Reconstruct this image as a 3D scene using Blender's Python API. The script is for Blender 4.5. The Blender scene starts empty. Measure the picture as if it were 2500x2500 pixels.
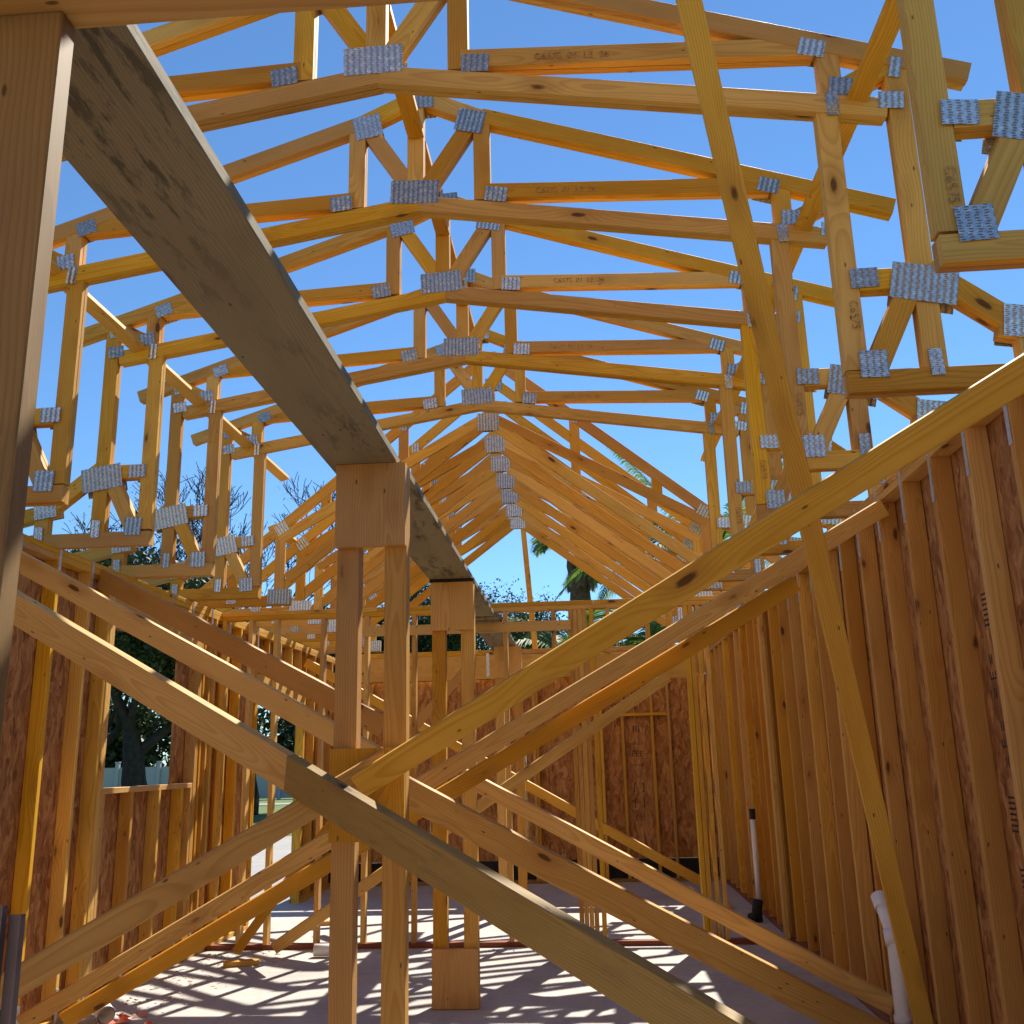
import bpy, math, random
import numpy as np
from mathutils import Vector, Matrix
random.seed(7)
rnd = random.random
def U(a, b): return a + (b - a) * rnd()
sc = bpy.context.scene
COL = sc.collection
PI = math.pi

# ------------------------------------------------------------------ nodes
def newmat(name):
    m = bpy.data.materials.new(name); m.use_nodes = True
    nt = m.node_tree; nt.nodes.clear()
    out = nt.nodes.new('ShaderNodeOutputMaterial'); b = nt.nodes.new('ShaderNodeBsdfPrincipled')
    nt.links.new(b.outputs[0], out.inputs[0])
    return m, nt, b
def N(nt, typ, ins=None, **props):
    n = nt.nodes.new(typ)
    for k, v in props.items(): setattr(n, k, v)
    if ins:
        for k, v in ins.items():
            if isinstance(v, bpy.types.NodeSocket): nt.links.new(v, n.inputs[k])
            else: n.inputs[k].default_value = v
    return n
def M(nt, op, a, b=None, c=None, clamp=False):
    n = nt.nodes.new('ShaderNodeMath'); n.operation = op; n.use_clamp = clamp
    for i, v in enumerate((a, b, c)):
        if v is None: continue
        if isinstance(v, bpy.types.NodeSocket): nt.links.new(v, n.inputs[i])
        else: n.inputs[i].default_value = v
    return n.outputs[0]
def ramp(nt, fac, stops):
    n = nt.nodes.new('ShaderNodeValToRGB'); nt.links.new(fac, n.inputs[0])
    el = n.color_ramp.elements
    while len(el) < len(stops): el.new(0.5)
    for e, (p, c) in zip(el, stops):
        e.position = p; e.color = (c[0], c[1], c[2], 1) if not isinstance(c, (int, float)) else (c, c, c, 1)
    return n.outputs[0]
def mix(nt, f, a, b, mode='MIX'):
    n = nt.nodes.new('ShaderNodeMix'); n.data_type = 'RGBA'; n.blend_type = mode
    for k, v in ((0, f), (6, a), (7, b)):
        if isinstance(v, bpy.types.NodeSocket): nt.links.new(v, n.inputs[k])
        elif k == 0: n.inputs[0].default_value = v
        else: n.inputs[k].default_value = (v[0], v[1], v[2], 1)
    return n.outputs[2]
def noise(nt, vec, scale, detail=3, rough=.55, dist=0):
    n = N(nt, 'ShaderNodeTexNoise', {'Scale': scale, 'Detail': detail, 'Roughness': rough, 'Distortion': dist})
    if vec is not None: nt.links.new(vec, n.inputs['Vector'])
    return n.outputs[0]
def smul(nt, vec, s):
    n = nt.nodes.new('ShaderNodeVectorMath'); n.operation = 'MULTIPLY'; nt.links.new(vec, n.inputs[0]); n.inputs[1].default_value = s
    return n.outputs[0]
def bump(nt, b, h, strength, dist=.01):
    n = N(nt, 'ShaderNodeBump', {'Strength': strength, 'Distance': dist}); nt.links.new(h, n.inputs['Height']); nt.links.new(n.outputs[0], b.inputs['Normal'])

def wood(name, light, dark, knot=(.07, .022, .008), ring=1.0, sat=1.0, stain=0.0, stainc=(.05, .045, .04), rough=.62):
    m, nt, b = newmat(name)
    wc = N(nt, 'ShaderNodeAttribute', attribute_name='wc').outputs['Vector']
    bid = N(nt, 'ShaderNodeAttribute', attribute_name='bid').outputs['Fac']
    sx = N(nt, 'ShaderNodeSeparateXYZ', {0: wc})
    x, y, z = sx.outputs
    # knots: cells along the board
    kv = smul(nt, wc, (2.3, 6.5, 6.5))
    vor = N(nt, 'ShaderNodeTexVoronoi', {'Vector': kv, 'Scale': 1.0, 'Randomness': 1.0}, feature='F1')
    kd = vor.outputs['Distance']
    kn = noise(nt, smul(nt, wc, (14, 40, 40)), 1.0, 2)
    kdd = M(nt, 'ADD', kd, M(nt, 'MULTIPLY', M(nt, 'SUBTRACT', kn, .5), .10))
    knotm = ramp(nt, kdd, [(0.0, 1.0), (.065, 1.0), (.105, 0.0)])
    # growth rings round a far pith with slow wander, pushed aside by knots
    wob = noise(nt, smul(nt, wc, (1.1, 3, 3)), 1.0, 2)
    wob2 = noise(nt, smul(nt, wc, (.55, 2, 2)), 1.7, 1)
    y2 = M(nt, 'ADD', y, M(nt, 'MULTIPLY', M(nt, 'SUBTRACT', wob, .5), .075))
    z2 = M(nt, 'ADD', z, M(nt, 'MULTIPLY', M(nt, 'SUBTRACT', wob2, .5), .075))
    r = M(nt, 'SQRT', M(nt, 'ADD', M(nt, 'MULTIPLY', y2, y2), M(nt, 'MULTIPLY', z2, z2)))
    push = M(nt, 'MULTIPLY', M(nt, 'POWER', M(nt, 'SUBTRACT', 1.0, M(nt, 'MINIMUM', M(nt, 'MULTIPLY', kd, 1.6), 1.0)), 2.0), .035)
    r = M(nt, 'ADD', r, push)
    fr = M(nt, 'FRACT', M(nt, 'MULTIPLY', r, 105.0 * ring))
    rg = ramp(nt, fr, [(0, 0.0), (.45, .18), (.82, 1.0), (.93, .9), (1.0, 0.0)])
    fine = noise(nt, smul(nt, wc, (3.0, 260, 260)), 1.0, 2, .6)
    blot = noise(nt, smul(nt, wc, (1.3, 7, 7)), 1.0, 4, .6)
    f = M(nt, 'ADD', M(nt, 'MULTIPLY', rg, .50), M(nt, 'MULTIPLY', M(nt, 'SUBTRACT', fine, .35), .55), clamp=True)
    col = mix(nt, f, light, dark)
    col = mix(nt, ramp(nt, blot, [(.38, 0.0), (.72, .55)]), col, dark)
    # each board its own shade: paler, redder, browner
    wn = N(nt, 'ShaderNodeTexWhiteNoise', noise_dimensions='1D'); nt.links.new(bid, wn.inputs['W'])
    hs = N(nt, 'ShaderNodeHueSaturation', {'Color': col, 'Fac': 1.0})
    nt.links.new(M(nt, 'MULTIPLY_ADD', wn.outputs['Value'], .34, .71), hs.inputs['Value'])
    sp = N(nt, 'ShaderNodeSeparateColor', {0: wn.outputs['Color']})
    nt.links.new(M(nt, 'MULTIPLY_ADD', sp.outputs[0], .014, .492), hs.inputs['Hue'])
    nt.links.new(M(nt, 'MULTIPLY_ADD', sp.outputs[1], .18 * sat, .93 * sat), hs.inputs['Saturation'])
    col = hs.outputs[0]
    col = mix(nt, M(nt, 'MULTIPLY', ramp(nt, kdd, [(0.0, 1.0), (.12, .8), (.32, 0.0)]), .42), col, (dark[0] * .62, dark[1] * .5, dark[2] * .5))
    col = mix(nt, M(nt, 'MULTIPLY', knotm, .88), col, knot)
    # nail heads and pin knots
    v2 = N(nt, 'ShaderNodeTexVoronoi', {'Vector': smul(nt, wc, (6.5, 17, 17)), 'Scale': 1.0}, feature='F1').outputs['Distance']
    col = mix(nt, ramp(nt, v2, [(0.0, .85), (.055, .7), (.085, 0.0)]), col, (.06, .022, .012))
    if stain > 0:
        st = noise(nt, smul(nt, wc, (5.5, 26, 26)), 1.0, 5, .72)
        big = noise(nt, smul(nt, wc, (.7, 2, 2)), 1.0, 2)
        st = M(nt, 'MULTIPLY', ramp(nt, st, [(.50, 0.0), (.60, 1.0)]), ramp(nt, big, [(.42, 0.0), (.56, 1.0)]))
        col = mix(nt, M(nt, 'MULTIPLY', st, stain), col, stainc)
    nt.links.new(col, b.inputs['Base Color'])
    b.inputs['Roughness'].default_value = rough
    b.inputs['Specular IOR Level'].default_value = .25
    h = M(nt, 'ADD', M(nt, 'MULTIPLY', fine, .6), M(nt, 'MULTIPLY', rg, .25))
    bump(nt, b, h, .22, .0015)
    return m
WOOD = wood('pine_lumber', (.77, .450, .108), (.50, .235, .040))
WOOD_S = wood('pine_stud', (.76, .425, .115), (.50, .230, .045))
WOOD_P = wood('pale_pine', (.78, .465, .135), (.52, .255, .055))
GREYW = wood('weathered_pine', (.34, .285, .165), (.215, .175, .10), stain=.85, stainc=(.085, .078, .055), sat=.9, rough=.8)
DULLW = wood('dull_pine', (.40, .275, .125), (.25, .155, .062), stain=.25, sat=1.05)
REDW = wood('treated_plate', (.36, .13, .06), (.20, .065, .03))

def plain(name, c, rough=.6, metal=0.0, var=.15, scale=8, spec=.5, bmp=0.0):
    m, nt, b = newmat(name)
    tc = N(nt, 'ShaderNodeTexCoord').outputs['Object']
    n = noise(nt, tc, scale, 4, .6)
    col = mix(nt, ramp(nt, n, [(.3, 0.0), (.7, 1.0)]), [k * (1 - var) for k in c], [min(1, k * (1 + var)) for k in c])
    nt.links.new(col, b.inputs['Base Color'])
    b.inputs['Roughness'].default_value = rough; b.inputs['Metallic'].default_value = metal
    b.inputs['Specular IOR Level'].default_value = spec
    if bmp: bump(nt, b, n, bmp, .02)
    return m
def mat_plate():
    m, nt, b = newmat('galvanised_plate')
    uv = N(nt, 'ShaderNodeUVMap').outputs[0]
    s = N(nt, 'ShaderNodeSeparateXYZ', {0: uv}); u, v, _ = s.outputs
    cu = M(nt, 'MULTIPLY', u, 1 / .0262)
    fu = M(nt, 'FRACT', cu); cid = M(nt, 'FLOOR', cu)
    inc = M(nt, 'LESS_THAN', M(nt, 'ABSOLUTE', M(nt, 'SUBTRACT', fu, .5)), .27)
    wig = M(nt, 'MULTIPLY', M(nt, 'SINE', M(nt, 'MULTIPLY', v, 230.0)), .10)
    inc = M(nt, 'LESS_THAN', M(nt, 'ABSOLUTE', M(nt, 'SUBTRACT', M(nt, 'ADD', fu, wig), .5)), .24)
    fv = M(nt, 'FRACT', M(nt, 'ADD', M(nt, 'MULTIPLY', v, 1 / .0088), M(nt, 'MULTIPLY', cid, .37)))
    slot = M(nt, 'MULTIPLY', inc, M(nt, 'LESS_THAN', fv, .50))
    tc = N(nt, 'ShaderNodeTexCoord').outputs['Object']
    n = noise(nt, tc, 60, 3)
    base = mix(nt, n, (.40, .44, .50), (.74, .77, .80))
    col = mix(nt, M(nt, 'MULTIPLY', slot, .82), base, (.10, .065, .055))
    oi = N(nt, 'ShaderNodeObjectInfo').outputs['Random']
    hv = N(nt, 'ShaderNodeHueSaturation', {'Color': col, 'Saturation': .5}); nt.links.new(M(nt, 'MULTIPLY_ADD', oi, .60, .70), hv.inputs['Value']); col = hv.outputs[0]
    nt.links.new(col, b.inputs['Base Color'])
    nt.links.new(M(nt, 'MULTIPLY_ADD', slot, -.55, .60), b.inputs['Metallic'])
    nt.links.new(M(nt, 'MULTIPLY_ADD', n, .30, .10), b.inputs['Roughness'])
    wave = M(nt, 'SINE', M(nt, 'MULTIPLY', cu, 2 * PI))
    h = M(nt, 'ADD', M(nt, 'MULTIPLY', wave, .8), M(nt, 'ADD', M(nt, 'MULTIPLY', slot, -1.0), M(nt, 'MULTIPLY', noise(nt, tc, 25, 2), 2.6)))
    bump(nt, b, h, .9, .003)
    return m
PLATE = mat_plate()
STRAP = plain('galvanised_strap', (.55, .57, .60), .38, .8, .2, 40)
def mat_osb():
    m, nt, b = newmat('osb')
    tc = N(nt, 'ShaderNodeTexCoord').outputs['Object']
    d = N(nt, 'ShaderNodeVectorMath', {0: tc}, operation='ADD')
    nn = N(nt, 'ShaderNodeTexNoise', {'Vector': tc, 'Scale': 6.0, 'Detail': 2})
    off = smul(nt, nn.outputs['Color'], (.13, .13, .13)); nt.links.new(off, d.inputs[1])
    v = N(nt, 'ShaderNodeTexVoronoi', {'Vector': smul(nt, d.outputs[0], (30, 30, 7)), 'Scale': 1.0})
    v2 = N(nt, 'ShaderNodeTexVoronoi', {'Vector': smul(nt, d.outputs[0], (60, 60, 17)), 'Scale': 1.0})
    s = N(nt, 'ShaderNodeSeparateColor', {0: v.outputs['Color']})
    s2 = N(nt, 'ShaderNodeSeparateColor', {0: v2.outputs['Color']})
    f = M(nt, 'ADD', M(nt, 'MULTIPLY', s.outputs[0], .6), M(nt, 'MULTIPLY', s2.outputs[1], .4))
    fib = noise(nt, smul(nt, tc, (90, 90, 14)), 1.0, 3)
    f = M(nt, 'ADD', M(nt, 'MULTIPLY', f, .7), M(nt, 'MULTIPLY', fib, .3))
    col = ramp(nt, f, [(.15, (.17, .065, .022)), (.40, (.34, .145, .048)), (.60, (.44, .205, .070)), (.85, (.58, .31, .12))])
    nt.links.new(col, b.inputs['Base Color']); b.inputs['Roughness'].default_value = .7
    b.inputs['Specular IOR Level'].default_value = .2
    bump(nt, b, f, .4, .004)
    return m
OSB = mat_osb()
def mat_concrete():
    m, nt, b = newmat('concrete_slab')
    tc = N(nt, 'ShaderNodeTexCoord').outputs['Object']
    a = noise(nt, tc, 1.1, 6, .62); c = noise(nt, tc, 14, 4, .6); g = noise(nt, tc, 180, 2)
    f = M(nt, 'ADD', M(nt, 'MULTIPLY', a, .6), M(nt, 'ADD', M(nt, 'MULTIPLY', c, .25), M(nt, 'MULTIPLY', g, .15)))
    col = ramp(nt, f, [(.32, (.30, .275, .25)), (.5, (.43, .40, .37)), (.66, (.54, .51, .475))])
    v = N(nt, 'ShaderNodeTexVoronoi', {'Vector': tc, 'Scale': 11.0}).outputs['Distance']
    sp = M(nt, 'MULTIPLY', ramp(nt, v, [(0, 1.0), (.05, .9), (.08, 0.0)]), ramp(nt, noise(nt, tc, 1.7, 2), [(.5, 0.0), (.56, 1.0)]))
    col = mix(nt, sp, col, (.13, .085, .055))
    dust = ramp(nt, noise(nt, tc, 3.1, 5, .7), [(.52, 0.0), (.66, .55)])
    col = mix(nt, dust, col, (.50, .40, .30))
    nt.links.new(col, b.inputs['Base Color']); b.inputs['Roughness'].default_value = .85
    bump(nt, b, f, .25, .01)
    return m
CONC = mat_concrete()
def mat_grass():
    m, nt, b = newmat('lawn_grass')
    tc = N(nt, 'ShaderNodeTexCoord').outputs['Object']
    a = noise(nt, tc, .35, 5, .6); c = noise(nt, tc, 9, 4, .7)
    f = M(nt, 'ADD', M(nt, 'MULTIPLY', a, .5), M(nt, 'MULTIPLY', c, .5))
    col = ramp(nt, f, [(.3, (.035, .07, .012)), (.52, (.085, .15, .025)), (.7, (.19, .22, .06))])
    nt.links.new(col, b.inputs['Base Color']); b.inputs['Roughness'].default_value = .9
    bump(nt, b, c, .6, .05)
    return m
GRASS = mat_grass()
PAVE = plain('pale_pavement', (.30, .29, .275), .85, 0, .12, 3, .3, .2)
VINYL = plain('vinyl_fence', (.36, .38, .41), .45, 0, .05, 1)
PVC = plain('white_pvc', (.80, .78, .77), .35, 0, .06, 5)
BLACKM = plain('black_felt', (.014, .013, .015), .8, 0, .3, 30)
TAR = plain('tar_paper', (.010, .010, .011), .75, 0, .5, 5, .4, .4)
INK = plain('stamp_ink', (.36, .19, .065), .7, 0, .75, 45)
INKD = plain('black_ink', (.03, .02, .018), .7, 0, .3, 30)
CONDUIT = plain('grey_metal_channel', (.17, .155, .19), .5, .4, .15, 6)
ORANGE = plain('orange_plastic', (.75, .11, .02), .5, 0, .25, 20)
RUBBLE = plain('rubble', (.48, .42, .38), .9, 0, .35, 40)
def mat_leaf(name, c1, c2, trans=.25):
    m, nt, b = newmat(name)
    bid = N(nt, 'ShaderNodeAttribute', attribute_name='bid').outputs['Fac']
    wn = N(nt, 'ShaderNodeTexWhiteNoise', noise_dimensions='1D'); nt.links.new(bid, wn.inputs['W'])
    nt.links.new(mix(nt, wn.outputs['Value'], c1, c2), b.inputs['Base Color'])
    b.inputs['Roughness'].default_value = .55
    b.inputs['Specular IOR Level'].default_value = .3
    out = [n for n in nt.nodes if n.type == 'OUTPUT_MATERIAL'][0]
    tr = N(nt, 'ShaderNodeBsdfTranslucent'); nt.links.new(mix(nt, wn.outputs['Value'], c1, c2), tr.inputs[0])
    ms = N(nt, 'ShaderNodeMixShader', {0: trans, 1: b.outputs[0], 2: tr.outputs[0]})
    nt.links.new(ms.outputs[0], out.inputs[0])
    return m
OAKL = mat_leaf('oak_leaf', (.022, .036, .012), (.060, .080, .022), .2)
PALEL = mat_leaf('dry_leaf', (.055, .050, .030), (.10, .085, .05), .2)
PINEL = mat_leaf('pine_leaf', (.020, .045, .016), (.05, .085, .03), .2)
PALML = mat_leaf('palm_leaf', (.055, .11, .02), (.16, .24, .04), .5)
PALMD = mat_leaf('dead_palm_leaf', (.11, .075, .04), (.20, .14, .075), .2)
BARK = plain('bark', (.045, .035, .027), .9, 0, .4, 6, .2, .6)
PBARK = plain('palm_bark', (.10, .065, .04), .9, 0, .4, 14, .2, .8)

# ------------------------------------------------------------------ mesh builder
BID = [0]
class MB:
    def __init__(s): s.v = []; s.f = []; s.wc = []; s.bid = []; s.uv = []; s.sm = []
    def add(s, vs, fs, wc=None, bid=0.0, uv=None, smooth=False):
        o = len(s.v); s.v += [tuple(p) for p in vs]
        s.wc += [tuple(p) for p in (wc if wc is not None else vs)]
        s.uv += uv if uv is not None else [(0, 0)] * len(vs)
        for f in fs: s.f.append(tuple(i + o for i in f)); s.bid.append(bid); s.sm.append(smooth)
    def build(s, name, mat, parent=None, loc=None):
        me = bpy.data.meshes.new(name)
        vs = s.v
        if loc is not None: vs = [(a - loc[0], b - loc[1], c - loc[2]) for a, b, c in vs]
        me.from_pydata(vs, [], s.f)
        a = me.attributes.new('wc', 'FLOAT_VECTOR', 'POINT'); a.data.foreach_set('vector', np.array(s.wc, dtype=np.float32).ravel())
        a = me.attributes.new('bid', 'FLOAT', 'FACE'); a.data.foreach_set('value', np.array(s.bid, dtype=np.float32))
        ul = me.uv_layers.new(name='UVMap')
        li = np.empty(len(me.loops), dtype=np.int32); me.loops.foreach_get('vertex_index', li)
        ul.data.foreach_set('uv', np.array(s.uv, dtype=np.float32)[li].ravel())
        if any(s.sm): me.polygons.foreach_set('use_smooth', s.sm)
        me.materials.append(mat)
        o = bpy.data.objects.new(name, me); COL.objects.link(o)
        if parent is not None:
            o.parent = parent
            pl = parent.matrix_basis.translation
            par = parent.parent
            while par is not None: pl = pl + par.matrix_basis.translation; par = par.parent
            o.location = (loc[0] - pl[0], loc[1] - pl[1], loc[2] - pl[2]) if loc is not None else (-pl[0], -pl[1], -pl[2])
        elif loc is not None: o.location = loc
        return o
def board(mb, a, b, w, t, thin, bow=0.0, ch=.0025, seg=None):
    """lumber from a to b; t is measured along 'thin', w across; chamfered edges, slight bow"""
    a = Vector(a); b = Vector(b); L = (b - a); ln = L.length; L = L / ln
    T = Vector(thin); T = (T - L * T.dot(L)).normalized(); W = T.cross(L).normalized()
    n = seg if seg else (1 if ln < 1.0 or bow == 0 else 6)
    BID[0] += 1; bid = BID[0] * .731
    ox = U(0, 40); ang = U(0, 6.28); rr = U(.01, .13); oy = rr * math.cos(ang); oz = rr * math.sin(ang)
    kb = U(-bow, bow); kt = U(-bow, bow) * .6; tw = U(-1, 1) * bow * .4
    ty = U(-.008, .008); tz = U(-.008, .008)
    hw, ht, c = w / 2, t / 2, min(ch, t * .2)
    prof = [(-hw + c, -ht), (hw - c, -ht), (hw, -ht + c), (hw, ht - c), (hw - c, ht), (-hw + c, ht), (-hw, ht - c), (-hw, -ht + c)]
    vs = []; wc = []
    for i in range(n + 1):
        s = i / n; q = 4 * s * (1 - s)
        ctr = a + L * (ln * s) + W * (kb * q) + T * (kt * q)
        for (pw, pt) in prof:
            vs.append(ctr + W * (pw + tw * q * (pt / ht) * .3) + T * pt)
            wc.append((ox + ln * s, oy + pw + ty * ln * s, oz + pt + tz * ln * s))
    fs = [tuple(reversed(range(8))), tuple(range(n * 8, n * 8 + 8))]
    for i in range(n):
        for k in range(8):
            p, q = i * 8 + k, i * 8 + (k + 1) % 8
            fs.append((p, q, q + 8, p + 8))
    mb.add(vs, fs, wc, bid)
def B(name, parent, a, b, w, t, thin, mat=None, bow=0.0, loc=None):
    mb = MB(); board(mb, a, b, w, t, thin, bow); return mb.build(name, mat or WOOD, parent, loc)
def plate(name, parent, c, sx, sz, rot, nrm=-1, th=.0016, u0=None, mat=None):
    """thin toothed metal plate in an x-z plane at y=c[1], rotated rot degrees"""
    mb = MB(); r = math.radians(rot); cr, sr = math.cos(r), math.sin(r)
    ta, tb = U(-.013, .013), U(-.013, .013)
    vs = []; uv = []; u0 = U(0, .02) if u0 is None else u0; v0 = U(0, .02)
    for dy in (0, th * nrm):
        for (px, pz) in ((-.5, -.5), (.5, -.5), (.5, .5), (-.5, .5)):
            X, Z = px * sx, pz * sz
            vs.append((c[0] + X * cr - Z * sr, c[1] + dy + nrm * (.0012 + X * ta + Z * tb), c[2] + X * sr + Z * cr)); uv.append((X + .5 + u0, Z + .5 + v0))
    fs = [(0, 1, 2, 3), (4, 7, 6, 5), (0, 4, 5, 1), (1, 5, 6, 2), (2, 6, 7, 3), (3, 7, 4, 0)]
    if nrm > 0: fs = [tuple(reversed(f)) for f in fs]
    mb.add(vs, fs, None, 0, uv)
    return mb.build(name, mat or PLATE, parent)
def box(mb, x0, x1, y0, y1, z0, z1, bid=0.0):
    vs = [(x0, y0, z0), (x1, y0, z0), (x1, y1, z0), (x0, y1, z0), (x0, y0, z1), (x1, y0, z1), (x1, y1, z1), (x0, y1, z1)]
    mb.add(vs, [(0, 3, 2, 1), (4, 5, 6, 7), (0, 1, 5, 4), (1, 2, 6, 5), (2, 3, 7, 6), (3, 0, 4, 7)], None, bid)
def tag(o, label=None, cat=None, group=None, kind=None):
    if label: o['label'] = label
    if cat: o['category'] = cat
    if group: o['group'] = group
    if kind: o['kind'] = kind
    return o
def empty(name, loc, label, cat, group=None):
    o = bpy.data.objects.new(name, None); COL.objects.link(o); o.location = loc; o.empty_display_size = .2
    return tag(o, label, cat, group)
def text_mesh(s, size):
    cu = bpy.data.curves.new('t', 'FONT'); cu.body = s; cu.size = size; cu.align_x = 'CENTER'; cu.align_y = 'CENTER'; cu.extrude = .0004
    ob = bpy.data.objects.new('t', cu); COL.objects.link(ob)
    bpy.context.view_layer.update()
    dg = bpy.context.evaluated_depsgraph_get()
    me = bpy.data.meshes.new_from_object(ob.evaluated_get(dg))
    bpy.data.objects.remove(ob); return me
def stamp(parent, s, size, pos, xdir, up, mat, name='stamp'):
    me = text_mesh(s, size); me.materials.clear(); me.materials.append(mat)
    o = bpy.data.objects.new(name, me); COL.objects.link(o); o.parent = parent
    X = Vector(xdir).normalized(); Y = Vector(up).normalized(); Z = X.cross(Y)
    mt = Matrix((X, Y, Z)).transposed().to_4x4()
    pl = parent.matrix_basis.translation
    mt.translation = Vector(pos) - pl
    o.matrix_basis = mt
    return o
YH = (0, 1, 0)

# ------------------------------------------------------------------ camera, sun, sky
fpx, yaw, pitch, roll = 1835.03, .0695471816, .250482926, -.0241080710
cy, sy = math.cos(yaw), math.sin(yaw); cp, sp_ = math.cos(pitch), math.sin(pitch)
F = Vector((-sy * cp, cy * cp, sp_)); Rt = Vector((cy, sy, 0)); Up = Rt.cross(F)
cr, sr = math.cos(roll), math.sin(roll)
R2 = cr * Rt + sr * Up; U2 = -sr * Rt + cr * Up
cam = bpy.data.cameras.new('Camera'); co = bpy.data.objects.new('Camera', cam); COL.objects.link(co)
mt = Matrix((R2, U2, -F)).transposed().to_4x4(); mt.translation = (0, 0, 1.45); co.matrix_world = mt
cam.sensor_width = 36; cam.lens = 36 * fpx / 1932; cam.clip_end = 2000; cam.clip_start = .05
sc.camera = co
SUN = Vector((.295, .84, 1.0)).normalized()
el = math.asin(SUN.z); az = math.atan2(SUN.x, SUN.y)
sl = bpy.data.lights.new('Sun', 'SUN'); sl.energy = 5.0; sl.angle = math.radians(.5); sl.color = (1.0, .93, .82)
so = bpy.data.objects.new('Sun', sl); COL.objects.link(so); so.rotation_euler = SUN.to_track_quat('Z', 'Y').to_euler(); so.location = (0, 0, 30)
w = bpy.data.worlds.new('World'); sc.world = w; w.use_nodes = True
nt = w.node_tree; nt.nodes.clear()
sky = nt.nodes.new('ShaderNodeTexSky'); sky.sky_type = 'NISHITA'; sky.sun_disc = False
sky.sun_elevation = el; sky.sun_rotation = az; sky.air_density = 1.0; sky.dust_density = 0.0; sky.ozone_density = 2.0; sky.altitude = 600
bg = nt.nodes.new('ShaderNodeBackground'); bg.inputs[1].default_value = .078
wo = nt.nodes.new('ShaderNodeOutputWorld'); nt.links.new(mix(nt, 1.0, sky.outputs[0], (.66, .93, 1.12), 'MULTIPLY'), bg.inputs[0]); nt.links.new(bg.outputs[0], wo.inputs[0])
sc.view_settings.view_transform = 'Standard'; sc.view_settings.look = 'None'; sc.view_settings.gamma = 1
sc.view_settings.exposure = .95
sc.render.engine = 'CYCLES'; sc.cycles.max_bounces = 8; sc.cycles.diffuse_bounces = 5
sc.render.resolution_x = 1024; sc.render.resolution_y = 1024

# ------------------------------------------------------------------ setting
def sheet(name, x0, x1, y0, y1, z, mat, n=1):
    mb = MB(); vs = [(x0 + (x1 - x0) * i / n, y0 + (y1 - y0) * j / n, z) for j in range(n + 1) for i in range(n + 1)]
    mb.add(vs, [(j * (n + 1) + i, j * (n + 1) + i + 1, (j + 1) * (n + 1) + i + 1, (j + 1) * (n + 1) + i) for j in range(n) for i in range(n)])
    return tag(mb.build(name, mat), kind='structure')
GZ = -.14
sheet('lawn', -700, 700, -700, 900, GZ, GRASS)
mb = MB(); box(mb, -3.42, 1.80, -7.0, 12.85, GZ - .1, 0.0)
tag(mb.build('floor_slab', CONC), kind='structure')
mb = MB(); box(mb, -9.5, -3.44, 9.5, 17.2, GZ - .1, GZ + .05); tag(mb.build('driveway', PAVE), kind='structure')
mb = MB(); box(mb, -10.5, -5.0, 17.3, 23.0, GZ - .1, GZ + .04); tag(mb.build('patio', PAVE), kind='structure')
mb = MB(); mb.add([(-60, 36.0, GZ + .02), (-5, 43.5, GZ + .02), (-5, 45.2, GZ + .02), (-60, 37.8, GZ + .02)], [(0, 1, 2, 3)]); tag(mb.build('path', PAVE), kind='structure')

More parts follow.
